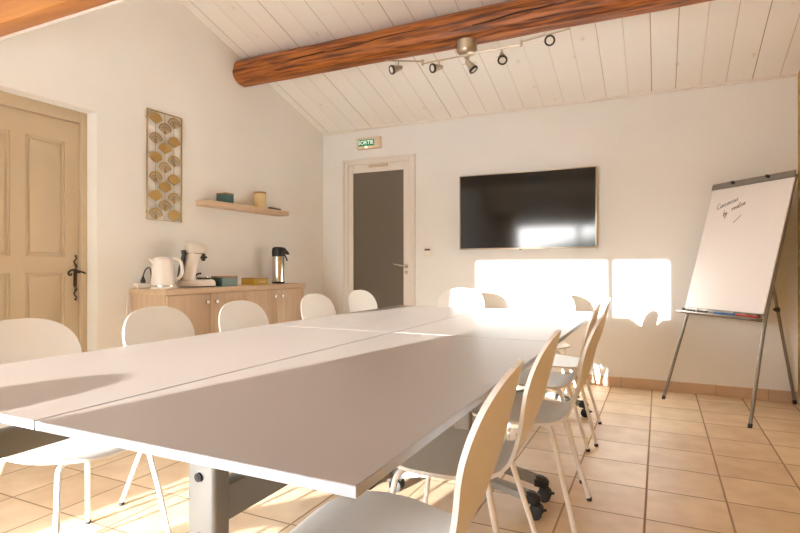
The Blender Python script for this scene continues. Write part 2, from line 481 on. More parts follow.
# skirting tiles
struct(part('baseboard_back', SKIRT, None, lambda b: box(b, -2.27, XR, YB - .010, YB, 0, .088, .002), smooth=False))
struct(part('baseboard_back_corner', SKIRT, None, lambda b: box(b, XL, -3.145, YB - .010, YB, 0, .088, .002), smooth=False))
struct(part('baseboard_right', SKIRT, None, lambda b: box(b, XR - .010, XR, YR, YB - .01, 0, .088, .002), smooth=False))
struct(part('baseboard_left', SKIRT, None, lambda b: box(b, XL, XL + .010, DY1, YB - .01, 0, .088, .002), smooth=False))
def ctrim(b):
    prism(b, [(YB - .022, zc(YB) - .008), (YB, zc(YB) - .012), (YB, zc(YB)), (YB - .022, zc(YB - .022))], XL, XR)
struct(part('trim_1', WHITEPAINT, None, ctrim, smooth=False))

# ------------------------------------------------------------------ beams
def log(b):
    n, L = 40, 90; ax, az, R = 3.80, 2.812, .118
    rings = []
    for i in range(L + 1):
        x = XL + .002 + (XR - XL - .004) * i / L
        ring = []
        for k in range(n):
            th = 2 * PI * k / n
            r = R + .009 * noise.noise((x * .9, math.cos(th) * 1.1, math.sin(th) * 1.1)) + .004 * noise.noise((x * 3, math.cos(th) * 3, math.sin(th) * 3 + 5))
            # flats left by the axe
            r -= .006 * max(0, math.cos(4 * th + .6 * noise.noise((x * .5, 2, 1))))
            # the long drying crack on the front face
            c = th - (PI + .22 + .10 * noise.noise((x * .8, 7, 3)))
            if x > -3.2 and abs(c) < .10: r -= .016 * (1 - abs(c) / .10) * min(1, max(.0, .55 + 1.2 * noise.noise((x * 1.1, 1, 9))))
            ring.append(b.verts.new((x, ax + r * math.cos(th), az + r * math.sin(th))))
        rings.append(ring)
    for a, c in zip(rings, rings[1:]):
        for k in range(n): b.faces.new((a[k], a[(k + 1) % n], c[(k + 1) % n], c[k]))
    b.faces.new(rings[0]); b.faces.new(rings[-1])
    bmesh.ops.recalc_face_normals(b, faces=b.faces[:])
beam = thing('ceiling_beam', 'rough round orange-brown log beam across the white plank ceiling above the spotlights', 'beam', (0, 0, 0))
part('log', BEAM, beam, log)
def crack(b):
    # dark split following the front face, wedge sunk in the log
    for x0, x1, th0 in ((-3.02, -2.45, .34), (-2.35, -1.5, .12), (-1.2, -.62, .30), (-.55, .1, .02)):
        P = []
        for i in range(15):
            t = i / 14; x = x0 + (x1 - x0) * t
            th = PI + th0 - .32 * t + .03 * math.sin(9 * t)
            r = .1135
            P.append((x, 3.80 + r * math.cos(th), 2.812 + r * math.sin(th), .0065 * math.sin(PI * t) + .0008))
        rings = []
        for (x, y, z, w) in P:
            rings.append([b.verts.new((x, y - w * .5, z - w * .5)), b.verts.new((x, y - .006, z)), b.verts.new((x, y - w * .2, z + w * .7)), b.verts.new((x, y + .01, z))])
        for a, c in zip(rings, rings[1:]):
            for k in range(4): b.faces.new((a[k], a[(k + 1) % 4], c[(k + 1) % 4], c[k]))
    bmesh.ops.recalc_face_normals(b, faces=b.faces[:])
part('drying_crack', CRACK, beam, crack)

tie = thing('tie_beam', 'square-cut honey-orange wooden beam at the top left corner near the left wall', 'beam', (0, 0, 0))
part('timber', BEAM2, tie, lambda b: box(b, XL + .002, XR - .002, 1.648, 1.75, 2.336, 2.62, .006))
part('white_edging', WHITEPAINT, tie, lambda b: box(b, XL + .002, XR - .002, 1.751, 1.765, 2.328, 2.62, .003))
def knot(b):
    for x, y in ((-2.05, 1.69), (-1.0, 1.71)):
        lathe(b, [(0, -.0015), (.012, -.001), (.014, .002), (0, .002)], 14, Matrix.Translation((x, y, 2.336)) @ Matrix.Diagonal((1.6, .7, 1, 1)))
part('knot', CRACK, tie, knot)

# ------------------------------------------------------------------ conference chairs
def chair_profile():
    P = [(.225, .436), (.20, .447), (.15, .452), (.06, .450), (-.04, .446), (-.11, .446), (-.155, .456), (-.187, .485), (-.205, .535)] + [(-.205 - .0805 * h ** 1.04, .535 + .333 * h) for h in (.22, .48, .75, 1.)]
    pts = smooth_path([(x, 0, z) for x, z in P], 8)
    L = [0]
    for a, c in zip(pts, pts[1:]): L.append(L[-1] + (c - a).length)
    return pts, L
CP, CL = chair_profile()
def prof_at(s):
    for i in range(len(CL) - 1):
        if s <= CL[i + 1] or i == len(CL) - 2:
            t = (s - CL[i]) / (CL[i + 1] - CL[i]); p = CP[i].lerp(CP[i + 1], t)
            a, c = CP[max(i - 1, 0)], CP[min(i + 2, len(CP) - 1)]
            return p, (c - a).normalized()
def sstep(a, c, t):
    t = max(0, min(1, (t - a) / (c - a))); return t * t * (3 - 2 * t)
TOT = CL[-1]
def half_w(s):
    w = .222 - .064 * sstep(.20, .43, s) + .063 * sstep(.45, .68, s)
    if s < .17:
        q = 1 - s / .17; w *= max(.02, (1 - q ** 2.3)) ** (1 / 2.3)
    if s > TOT - .17:
        q = 1 - (TOT - s) / .17; w *= max(.02, (1 - q ** 2.45)) ** (1 / 2.45)
    return w
def shell(rows):
    def f(b):
        M = 22; th = .0055
        F, B = [], []
        for s in rows:
            p, t = prof_at(s); n = Vector((t.z, 0, -t.x))
            w = half_w(s)
            dish = .010 * (1 - sstep(.30, .45, s)) + .025 * sstep(.42, .62, s)
            fr, bk = [], []
            for j in range(M + 1):
                c = -1 + 2 * j / M
                y = c * w
                q = Vector((p.x, y, p.z)) - n * dish * (1 - (y / .22) ** 2)
                fr.append(b.verts.new(q + n * th)); bk.append(b.verts.new(q - n * th))
            F.append(fr); B.append(bk)
        for i in range(len(rows) - 1):
            for j in range(M):
                b.faces.new((F[i][j], F[i + 1][j], F[i + 1][j + 1], F[i][j + 1]))
                b.faces.new((B[i][j], B[i][j + 1], B[i + 1][j + 1], B[i + 1][j]))
            b.faces.new((F[i][0], B[i][0], B[i + 1][0], F[i + 1][0]))
            b.faces.new((F[i][M], F[i + 1][M], B[i + 1][M], B[i][M]))
        for i, e in ((0, rows[0] < .01), (len(rows) - 1, rows[-1] > TOT - .01)):
            if e:
                for j in range(M): b.faces.new((F[i][j], F[i][j + 1], B[i][j + 1], B[i][j]))
        bmesh.ops.recalc_face_normals(b, faces=b.faces[:])
    return f
SPLIT = .43
rs = [SPLIT * (1 - math.cos(PI / 2 * k / 22)) for k in range(23)]
rb = [SPLIT + (TOT - SPLIT) * math.sin(PI / 2 * k / 26) for k in range(27)]

def make_chair():
    t = thing('conference_chair', 'x', 'chair')
    part('seat', CHAIRM, t, shell(rs), ang=60)
    part('backrest', CHAIRM, t, shell(rb), ang=60)
    def hub(b):
        box(b, -.09, .12, -.05, .05, .419, .431, .004)
        for sy in (-1, 1):
            tube(b, [(-.10, sy * .035, .424), (.13, sy * .035, .424)], .008, 8)
    part('seat_frame', LEGM, t, hub)
    for sx, sy in ((1, 1), (1, -1), (-1, 1), (-1, -1)):
        if sx > 0:
            pts = [(.06, sy * .03, .424), (.115, sy * .11, .424), (.145, sy * .152, .421), (.158, sy * .170, .405), (.166, sy * .178, .37), (.196, sy * .206, .19), (.222, sy * .229, .008)]
        else:
            pts = [(-.04, sy * .03, .422), (-.085, sy * .10, .422), (-.118, sy * .140, .419), (-.130, sy * .156, .404), (-.138, sy * .165, .37), (-.187, sy * .205, .19), (-.236, sy * .245, .008)]
        lg = part('leg', LEGM, t, lambda b: tube(b, pts, .0095, 12, 6))
        e = Vector(pts[-1])
        part('foot_glide', RUBBER, lg, lambda b: lathe(b, [(0, 0), (.010, 0), (.0115, .004), (.0115, .016), (0, .018)], 14, Matrix.Translation((e.x, e.y, 0))))
    return t

chairs = [
    # left side of the table
    ((-1.872, 1.225, 0), math.radians(4), 'white plastic chair on the left side nearest the camera, in front of the panelled door', 'chairs along the left side'),
    ((-1.94, 1.893, 0), math.radians(5), 'white plastic chair on the left side in front of the left end of the sideboard', 'chairs along the left side'),
    ((-1.885, 2.425, 0), math.radians(5), 'white plastic chair on the left side in front of the middle sideboard doors', 'chairs along the left side'),
    ((-1.953, 3.259, 0), math.radians(2), 'white plastic chair on the left side at the right end of the sideboard', 'chairs along the left side'),
    ((-1.977, 3.927, 0), math.radians(-2), 'white plastic chair on the left side in front of the frosted glass door', 'chairs along the left side'),
    # right side
    ((-.568, 1.072, 0), math.radians(184.5), 'white plastic chair at the bottom edge, nearest on the right side of the table', 'chairs along the right side'),
    ((-.588, 1.69, 0), math.radians(183), 'second white plastic chair from the camera on the right side of the table', 'chairs along the right side'),
    ((-.512, 2.32, 0), math.radians(182), 'third white plastic chair from the camera on the right side, pulled out furthest', 'chairs along the right side'),
    ((-.589, 2.999, 0), math.radians(183), 'fourth white plastic chair from the camera on the right side of the table', 'chairs along the right side'),
    ((-.582, 3.60, 0), math.radians(183), 'farthest white plastic chair on the right side, near the far table corner', 'chairs along the right side'),
    # far end
    ((-1.605, 4.35, 0), -PI / 2, 'sunlit white plastic chair at the far end, left under the television', 'chairs at the far end'),
    ((-.835, 4.32, 0), -PI / 2, 'sunlit white plastic chair at the far end, right under the television', 'chairs at the far end'),
    # near end, beside the camera, seen by its shadow
    ((-1.40, .27, 0), math.radians(50), 'white plastic chair standing off the near end of the left table', 'chairs at the near end'),
]
proto = make_chair()
for i, (loc, rz, lab, grp) in enumerate(chairs):
    if i == 0:
        proto.location = loc; proto.rotation_euler = (0, 0, rz); proto['label'] = lab; proto['group'] = grp
    else: dup(proto, loc, rz, lab, grp)

# ------------------------------------------------------------------ folding tables
TZ = .735; TW = .388; TL = .848
def make_table():
    t = thing('folding_table', 'x', 'table')
    def top(b): box(b, -TW, TW, -TL, TL, TZ - .0012, TZ, 0)
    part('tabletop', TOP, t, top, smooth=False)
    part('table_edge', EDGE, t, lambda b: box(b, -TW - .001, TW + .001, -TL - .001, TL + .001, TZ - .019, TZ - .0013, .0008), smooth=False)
    part('rail', STEEL, t, lambda b: box(b, -.022, .022, -TL + .115, TL - .115, .555, .625, .004))
    for sy in (-1, 1):
        y = sy * (TL - .09)
        lg = part('leg', STEEL, t, lambda b: (box(b, -.029, .043, y - .022, y + .022, .12, TZ - .021, .010, 3), box(b, -.12, .12, y - .03, y + .03, TZ - .026, TZ - .020, .002)))
        for z in (.66, .546, .22):
            part('bolt', BLACK, lg, lambda b: (cyl(b, (.005, y - .022, z), (.005, y - .027, z), .0085, n=14), cyl(b, (.005, y - .027, z), (.005, y - .0285, z), .005, n=6)))
        def foot(b):
            sec = [(-.024, 0), (.024, 0), (.024, .028), (.012, .040), (-.012, .040), (-.024, .028)]
            rings = []
            for k in range(-7, 8):
                x = k / 7 * .30; z0 = .125 - .055 * (abs(x) / .30) ** 1.2
                rings.append([b.verts.new((x, y + a, z0 + c)) for a, c in sec])
            for p, q in zip(rings, rings[1:]):
                for k in range(6): b.faces.new((p[k], p[(k + 1) % 6], q[(k + 1) % 6], q[k]))
            b.faces.new(rings[0]); b.faces.new(rings[-1])
            bmesh.ops.recalc_face_normals(b, faces=b.faces[:])
        ft = part('foot', STEEL, t, foot)
        for sx in (-1, 1):
            def cap(b):
                sec = [(-.026, -.002), (.026, -.002), (.026, .028), (.013, .042), (-.013, .042), (-.026, .028)]
                rings = []
                for xx, sc, dz in ((.285, 1, 0), (.315, 1, -.003), (.335, .8, -.005), (.345, .4, -.004)):
                    rings.append([b.verts.new((sx * xx, y + a * sc, .070 + dz + (c - .015) * sc + .015)) for a, c in sec])
                for p, q in zip(rings, rings[1:]):
                    for k in range(6): b.faces.new((p[k], p[(k + 1) % 6], q[(k + 1) % 6], q[k]))
                b.faces.new(rings[0]); b.faces.new(rings[-1])
                bmesh.ops.recalc_face_normals(b, faces=b.faces[:])
            part('end_cap', BLACK, ft, cap)
            cx = sx * .325
            ca = part('caster', BLACK, t, lambda b: (cyl(b, (cx, y, .07), (cx, y, .045), .011), box(b, cx - .024, cx + .024, y - .009, y + .009, .026, .056, .006), box(b, cx + sx * .02, cx + sx * .045, y - .006, y + .006, .035, .045, .003)))
            for s2 in (-1, 1):
                part('wheel', RUBBER, ca, lambda b: lathe(b, [(0, -.010), (.02, -.010), (.0295, -.006), (.030, 0), (.0295, .006), (.02, .010), (.012, .011), (0, .011)], 24, Matrix.Translation((cx, y + s2 * .0205, .030)) @ Matrix.Rotation(PI / 2 * -s2, 4, 'X')))
        part('rail_bracket', BLACK, t, lambda b: (box(b, -.026, .026, sy * (TL - .24) - .03, sy * (TL - .24) + .03, .6255, .645, .003), box(b, -.02, .02, sy * (TL - .24) - .02, sy * (TL - .24) + .02, .645, TZ - .020, .002)))
        part('coupling_clip', BLACK, t, lambda b: box(b, TW - .055, TW - .012, y - sy * .0 - .022, y + .022, TZ - .036, TZ - .0195, .004))
    return t
LXC, RXC = -1.578, -.785
tabs = [((RXC - .008, 1.541, 0), 'long white folding table at the front, nearest the camera on the right'),
        ((RXC - .008, 3.245, 0), 'sunlit white folding table at the far end beside the right chairs'),
        ((LXC, 1.541, 0), 'white folding table on the left with the dark oval shadow on its top'),
        ((LXC, 3.240, 0), 'white folding table on the left before the far corner by the glass door')]
tproto = make_table()
for i, (loc, lab) in enumerate(tabs):
    if i == 0:
        tproto.location = loc; tproto['label'] = lab; tproto['group'] = 'folding tables pushed together'
    else: dup(tproto, loc, 0, lab, 'folding tables pushed together')

# ------------------------------------------------------------------ sideboard
sb = thing('sideboard', 'light oak four-door sideboard against the left wall', 'sideboard', (-3.235, 3.455, 0))
x0, x1, y0, y1 = XL + 3.235, -3.05 + 3.235, 2.66 - 3.455, 4.25 - 3.455
part('worktop', OAKH, sb, lambda b: box(b, x0 + .002, x1 + .004, y0 - .012, y1 + .012, .862, .900, .003))
part('cabinet_body', OAK, sb, lambda b: (box(b, x0 + .002, x1 - .022, y0, y1, .06, .862, .002), box(b, x0 + .03, x1 - .06, y0 + .03, y1 - .03, .0, .06)))
w = (y1 - y0) / 4
for k in range(4):
    a, c = y0 + w * k + .002, y0 + w * (k + 1) - .002
    d = part('door', OAK, sb, lambda b: box(b, x1 - .0215, x1 - .002, a, c, .065, .855, .002))
    ky = c - .045 if k % 2 == 0 else a + .045
    part('knob', CHROME, d, lambda b: (cyl(b, (x1 - .002, ky, .795), (x1 + .012, ky, .795), .006), box(b, x1 + .010, x1 + .024, ky - .0135, ky + .0135, .7815, .8085, .004)))

# kettle
SZ = .900
kt = thing('electric_kettle', 'white electric kettle on the left end of the sideboard', 'kettle', (-3.20, 2.752, SZ), math.radians(62))
part('base', KETTLE, kt, lambda b: lathe(b, [(0, 0), (.082, 0), (.084, .006), (.080, .016), (0, .018)], 36))
part('metal_ring', CHROME, kt, lambda b: lathe(b, [(0, .018), (.077, .018), (.077, .027), (0, .028)], 36))
def kbody(b):
    lathe(b, [(0, .028), (.079, .028), (.081, .034), (.080, .06), (.073, .14), (.066, .205), (.064, .212), (.050, .224), (.012, .229), (0, .229)], 40)
    prism(b, [(-.060, .205), (-.098, .214), (-.060, .165)], -.016, .016, 'y', .006)
part('body', KETTLE, kt, kbody)
part('handle', KETTLE, kt, lambda b: tube(b, [(.058, 0, .208), (.085, 0, .213), (.118, 0, .195), (.130, 0, .15), (.124, 0, .10), (.102, 0, .070), (.074, 0, .064)], .0125, 12, 6))
part('water_gauge', BLACK, kt, lambda b: prism(b, [(.0745, .10), (.079, .10), (.0715, .175), (.067, .175)], -.006, .006, 'y'))
part('switch', BLACK, kt, lambda b: box(b, .077, .086, -.010, .010, .036, .050, .003))

# coffee machine
cm = thing('coffee_machine', 'white pod coffee machine with black spout beside the kettle', 'coffee machine', (-3.235, 3.10, SZ), math.radians(66))
def oval(cx, a, bb, z, n=32, p=2.4):
    out = []
    for k in range(n):
        t = 2 * PI * k / n; c, s = math.cos(t), math.sin(t)
        out.append((cx + a * math.copysign(abs(c) ** (2 / p), c), bb * math.copysign(abs(s) ** (2 / p), s), z))
    return out
def loft(b, rings):
    R = [[b.verts.new(p) for p in r] for r in rings]; n = len(R[0])
    for p, q in zip(R, R[1:]):
        for k in range(n): b.faces.new((p[k], p[(k + 1) % n], q[(k + 1) % n], q[k]))
    b.faces.new(R[0]); b.faces.new(R[-1]); bmesh.ops.recalc_face_normals(b, faces=b.faces[:])
part('foot_ring', BLACK, cm, lambda b: loft(b, [oval(0.0, .138, .090, 0), oval(0, .138, .090, .010)]))
part('base', KETTLE, cm, lambda b: loft(b, [oval(0, .140, .092, .0101), oval(0, .141, .093, .03), oval(-.003, .132, .086, .052), oval(-.006, .115, .075, .060)]))
part('column', KETTLE, cm, lambda b: loft(b, [oval(-.078, .056, .072, .0602), oval(-.068, .055, .069, .12), oval(-.051, .054, .066, .18), oval(-.036, .057, .064, .235), oval(-.026, .064, .064, .262)]))
part('head', mat('machine_light_grey', (.72, .66, .58), .3), cm, lambda b: loft(b, [oval(-.016, .078, .066, .2625), oval(-.012, .086, .069, .276), oval(-.012, .085, .068, .303), oval(-.018, .076, .060, .328), oval(-.026, .054, .044, .345), oval(-.032, .024, .018, .352)]))
part('seam_band', BLACK, cm, lambda b: loft(b, [oval(-.020, .071, .0645, .258), oval(-.018, .075, .0655, .2624)]))
part('spout', BLACK, cm, lambda b: (cyl(b, (.038, 0, .2575), (.038, 0, .235), .027), cyl(b, (.042, .014, .24), (.052, .018, .205), .012, .008), cyl(b, (.042, -.014, .24), (.052, -.018, .205), .012, .008), box(b, .014, .072, -.028, .028, .222, .24, .008)))
part('water_tank', mat('smoked_plastic', (.03, .026, .024), .2), cm, lambda b: loft(b, [oval(-.134, .006, .056, .062), oval(-.123, .006, .054, .15), oval(-.100, .006, .050, .25), oval(-.106, .006, .05, .285)]))
part('drip_tray', BLACK, cm, lambda b: (loft(b, [oval(.052, .050, .058, .0602), oval(.052, .050, .058, .074)]), tube(b, [(.0, .05, .075), (.02, .052, .10), (.05, .05, .106)], .007, 8, 4)))
part('cup_rest', CHROME, cm, lambda b: lathe(b, [(0, .0745), (.040, .0745), (.040, .080), (0, .081)], 24, Matrix.Translation((.054, 0, 0))))
for k in (-1, 0, 1):
    part('button', BLACK, cm, lambda b: cyl(b, (.128, k * .036, .038), (.143 - abs(k) * .004, k * .036, .038), .0075 + .003 * (k == 0), n=14))

def lidded_box(name, label, loc, dx, dy, h, m, mfront, lidm, lh=.012):
    t = thing(name, label, 'box', loc)
    part('body', m, t, lambda b: box(b, -dx / 2, dx / 2, -dy / 2, dy / 2, 0, h - lh, .002))
    part('front_panel', mfront, t, lambda b: box(b, dx / 2 - .0005, dx / 2 + .0012, -dy / 2 + .003, dy / 2 - .003, .003, h - lh - .003))
    part('lid', lidm, t, lambda b: box(b, -dx / 2 - .001, dx / 2 + .001, -dy / 2 - .001, dy / 2 + .001, h - lh + .0002, h, .002))
    return t
lidded_box('storage_box', 'teal box with brown wooden lid on the sideboard right of the coffee machine', (-3.188, 3.345, SZ), .116, .18, .083, TEAL, TEALL, LIDW)
yb = lidded_box('storage_box', 'flat mustard yellow box with wooden lid on the sideboard', (-3.205, 3.733, SZ), .15, .178, .062, YELLOW, YELLOW, LIDW)
part('label_plate', mat('pale_yellow', (.62, .45, .12), .5), yb, lambda b: box(b, .076, .0772, -.04, .05, .018, .036))

# vacuum flask
fk = thing('vacuum_flask', 'chrome pump vacuum flask with black head at the right end of the sideboard', 'flask', (-3.245, 4.105, SZ), math.radians(50))
part('base', BLACK, fk, lambda b: lathe(b, [(0, 0), (.058, 0), (.060, .004), (.060, .018), (0, .019)], 36))
part('body', CHROME, fk, lambda b: lathe(b, [(0, .0191), (.057, .0191), (.0575, .24), (.055, .255), (0, .256)], 40))
def fhead(b):
    loft(b, [oval(0, .058, .058, .2561, p=2), oval(0, .060, .060, .29, p=2), oval(.010, .068, .056, .318, p=2.2), oval(.006, .058, .05, .337, p=2.2), oval(-.004, .034, .034, .345, p=2.2)])
    prism(b, [(.055, .285), (.098, .268), (.104, .285), (.078, .318), (.05, .325)], -.016, .016, 'y', .006)
part('pump_head', BLACK, fk, fhead)
part('handle', BLACK, fk, lambda b: tube(b, [(.056, .02, .286), (.080, .035, .25), (.094, .045, .215)], .007, 10, 4))

# power strip with cables
ps = thing('power_strip', 'white multi-socket power strip behind the kettle on the sideboard end', 'power strip', (-3.376, 2.715, SZ + .0006), math.radians(80))
part('housing', SWITCHM, ps, lambda b: box(b, -.045, .085, -.028, .028, 0, .040, .006))
part('cable', SWITCHM, ps, lambda b: tube(b, [(-.045, 0, .018), (-.080, .003, .016), (-.100, .004, -.01), (-.104, .004, -.12), (-.102, .004, -.40), (-.102, .004, -.80)], .0045, 8, 5))
pl = tag(part('power_plug', BLACK, None, lambda b: (cyl(b, (0, 0, 0), (0, 0, .024), .017), cyl(b, (0, 0, .024), (0, 0, .05), .014, .006), tube(b, [(0, 0, .048), (.002, .01, .08), (.006, .02, .10), (.016, .035, .112), (.024, .045, .09), (.028, .05, .0)], .0042, 8, 6))), 'black plug with cable in the power strip beside the kettle', 'plug')
pl.location = (-3.370, 2.722, SZ + .0405)

# ------------------------------------------------------------------ shelf with its things
sh = tag(part('wall_shelf', OAKH, None, lambda b: box(b, 0, .145, -.521, .521, 0, .044, .002)), 'floating light oak shelf on the left wall above the sideboard', 'shelf')
sh.location = (XL, 3.787, 1.556)
HZ = 1.6002
lidded_box('storage_box', 'small dark teal box with wooden lid on the wall shelf', (-3.36, 3.532, HZ), .108, .094, .088, TEAL, TEAL, LIDW, .010)
ti = thing('storage_tin', 'round cream yellow tin with wooden lid on the wall shelf', 'tin', (-3.345, 3.965, HZ))
part('body', CREAM, ti, lambda b: lathe(b, [(0, 0), (.053, 0), (.055, .003), (.055, .134), (0, .135)], 36))
part('lid', LIDW, ti, lambda b: lathe(b, [(0, .1352), (.056, .1352), (.056, .148), (.053, .151), (0, .152)], 36))
rc = thing('remote_control', 'slim black remote control lying on the wall shelf', 'remote', (-3.31, 4.13, HZ), math.radians(5))
part('housing', BLACK, rc, lambda b: box(b, -.022, .022, -.085, .085, 0, .017, .005))
for i in range(4):
    for j in range(2):
        part('button', mat('rubber_grey', (.05, .05, .05), .6) if i + j == 0 else bpy.data.materials['rubber_grey'], rc, lambda b: box(b, -.012 + j * .014, -.003 + j * .014, -.06 + i * .03, -.05 + i * .03, .0171, .0185, .0006))

# ------------------------------------------------------------------ gold wall art
wa = thing('wall_art', 'gold metal wall panel of ginkgo fans on the left wall', 'wall art', (XL, 2.946, 1.408))
AH, AW = .823, .318
def aframe(b):
    for s in (-1, 1):
        box(b, .010, .018, s * AW / 2 - .005, s * AW / 2 + .005, 0, AH, .001)
    box(b, .012, .022, -AW / 2 + .006, AW / 2 - .006, AH - .007, AH, .001)
    box(b, .014, .020, -AW / 2 + .006, AW / 2 - .006, 0, .004)
    for yy in (-AW / 2, AW / 2):
        for zz in (.06, AH - .06): cyl(b, (0, yy, zz), (.014, yy, zz), .005, n=10)
part('frame', GOLD, wa, aframe)
cols = [-.085, .0, .085]
for yy in cols: part('stem', GOLD, wa, lambda b: cyl(b, (.013, yy, .004), (.013, yy, AH - .007), .0018, n=8))
rows_lr = [.065, .245, .422, .60, .772, .935]; rows_m = [.14, .323, .50, .683, .855]
solid = {0: [1, 0, 1, 0, 1, 0], 1: [0, 1, 0, 1, 0], 2: [0, 1, 0, 1, 0, 1]}
def fan(yy, zz, sol):
    R = .061; AP = .026; a0 = math.radians(-80); a1 = math.radians(80); nseg = 26
    def f(b):
        def sector(r0, r1, t0, t1, xa, xb, n):
            V = []
            for x in (xa, xb):
                V.append(([b.verts.new((x, yy + r0 * math.sin(t0 + (t1 - t0) * k / n), zz + r0 * math.cos(t0 + (t1 - t0) * k / n) - AP * (1 - r0 / R))) for k in range(n + 1)],
                          [b.verts.new((x, yy + r1 * math.sin(t0 + (t1 - t0) * k / n), zz + r1 * math.cos(t0 + (t1 - t0) * k / n) - AP * (1 - r1 / R))) for k in range(n + 1)]))
            (i0, o0), (i1, o1) = V
            for k in range(n):
                b.faces.new((i0[k], i0[k + 1], o0[k + 1], o0[k])); b.faces.new((i1[k], o1[k], o1[k + 1], i1[k + 1]))
                b.faces.new((o0[k], o0[k + 1], o1[k + 1], o1[k])); b.faces.new((i0[k], i1[k], i1[k + 1], i0[k + 1]))
            b.faces.new((i0[0], o0[0], o1[0], i1[0])); b.faces.new((i0[n], i1[n], o1[n], o0[n]))
        if sol: sector(.004, R, a0, a1, .015, .0185, nseg)
        else:
            sector(R - .008, R, a0, a1, .015, .0185, nseg)
            sector(.003, .016, a0, a1, .015, .0185, 10)
            sector(.038, .042, a0, a1, .0155, .018, nseg)
            for k in range(9):
                c = a0 + (a1 - a0) * k / 8; h = .042
                sector(.015, R - .006, c - h, c + h, .0152, .0182, 2)
        bmesh.ops.recalc_face_normals(b, faces=b.faces[:])
    return f
for ci, rws in ((0, rows_lr), (1, rows_m), (2, rows_lr)):
    for k, fr in enumerate(rws):
        part('fan_leaf', GOLD, wa, fan(cols[ci], AH * (1 - fr) - .022, solid[ci][k]), smooth=False)

# ------------------------------------------------------------------ television
tv = thing('television', 'large wall-mounted flat television with black screen on the back wall', 'television', (-1.139, YB, 1.589))
TWH, THH = .641, .363
part('screen', SCREEN, tv, lambda b: box(b, -TWH + .009, TWH - .009, -.0505, -.046, -THH + .011, THH - .008), smooth=False)
def tvf(b):
    box(b, -TWH, TWH, -.046, -.018, -THH, THH, .003)
    box(b, -TWH, -TWH + .009, -.052, -.046, -THH, THH, .001); box(b, TWH - .009, TWH, -.052, -.046, -THH, THH, .001)
    box(b, -TWH + .009, TWH - .009, -.052, -.046, -THH, -THH + .011, .001); box(b, -TWH + .009, TWH - .009, -.052, -.046, THH - .008, THH, .001)
part('bezel', TVFRAME, tv, tvf)
part('wall_bracket', BLACK, tv, lambda b: box(b, -.3, .3, -.018, 0, -.2, .2))
part('logo', LOGO, tv, lambda b: box(b, .18, .235, -.0535, -.052, -THH + .002, -THH + .009))
part('sensor_window', BLACK, tv, lambda b: box(b, -.05, -.025, -.053, -.02, -THH - .010, -THH - .0002, .002))

# ------------------------------------------------------------------ exit sign, switch
ex = thing('exit_sign', 'green lit exit sign reading SORTIE above the glass door', 'exit sign', (-2.817, YB, 2.388))
part('housing', SIGNCASE, ex, lambda b: box(b, -.140, .148, -.045, 0, -.062, .058, .006))
gp = part('sign_panel', GREEN, ex, lambda b: box(b, -.118, .078, -.0485, -.0452, -.034, .036, .001), smooth=False)
def text_mesh(name, s, size, parent, m, M, ext=.001):
    cu = bpy.data.curves.new(name, 'FONT'); cu.body = s; cu.size = size; cu.extrude = ext; cu.align_x = 'CENTER'; cu.align_y = 'CENTER'
    o = bpy.data.objects.new(name, cu); COL.objects.link(o)
    dg = bpy.context.evaluated_depsgraph_get()
    me = bpy.data.meshes.new_from_object(o.evaluated_get(dg)); me.transform(M); me.materials.append(m)
    bpy.data.objects.remove(o); bpy.data.curves.remove(cu)
    r = bpy.data.objects.new(name, me); COL.objects.link(r); r.parent = parent
    return r
text_mesh('sign_lettering', 'SORTIE', .058, gp, SIGNW, Matrix.Translation((-.0235, -.0492, .002)) @ Matrix.Rotation(PI / 2, 4, 'X'), .0006)
part('status_light', LED, ex, lambda b: lathe(b, [(0, -.006), (.007, -.004), (.007, 0), (0, .001)], 14, Matrix.Translation((-.022, -.047, -.042)) @ Matrix.Rotation(-PI / 2, 4, 'X')))

sw = thing('light_switch', 'small square light switch beside the glass door', 'switch', (-2.140, YB, 1.208))
part('plate', SWITCHM, sw, lambda b: box(b, -.040, .040, -.010, 0, -.040, .040, .004))
part('rocker', DARKW, sw, lambda b: box(b, -.030, .030, -.013, -.0102, .016, .032, .001))
part('lower_rocker', SWITCHM, sw, lambda b: box(b, -.030, .030, -.0125, -.0102, -.030, .012, .001))

# ------------------------------------------------------------------ ceiling spotlights
tz = 2.57
sl = thing('spotlight_track', 'brushed nickel ceiling spotlight track with five spots under the log beam', 'spotlight', (-1.25, 3.72, tz))
def LP(x, y, z=tz): return Vector((x + 1.25, y - 3.72, z - tz))
part('canopy', NICKEL, sl, lambda b: lathe(b, [(0, .012), (.036, .012), (.060, .022), (.070, .036), (.072, .050), (.072, .112), (.066, .1135), (0, .1135)], 36))
part('center_boss', NICKEL, sl, lambda b: lathe(b, [(0, -.012), (.016, -.012), (.018, 0), (.018, .0118), (0, .0119)], 24))
jl, jr = LP(-1.588, 3.70), LP(-.846, 3.672)
el, er = LP(-1.829, 3.565), LP(-.515, 3.598)
part('track_bar', NICKEL, sl, lambda b: tube(b, [jl, jr], .0055, 10))
up = Vector((0, 0, .03))
part('track_arm', NICKEL, sl, lambda b: tube(b, [jl + up * .6, el + up * .6], .0055, 10))
part('track_arm', NICKEL, sl, lambda b: tube(b, [jr + up * .6, er + up * .6], .0055, 10))
for j in (jl, jr): part('joint', NICKEL, sl, lambda b: cyl(b, j - Vector((0, 0, .012)), j + up, .009, n=16))
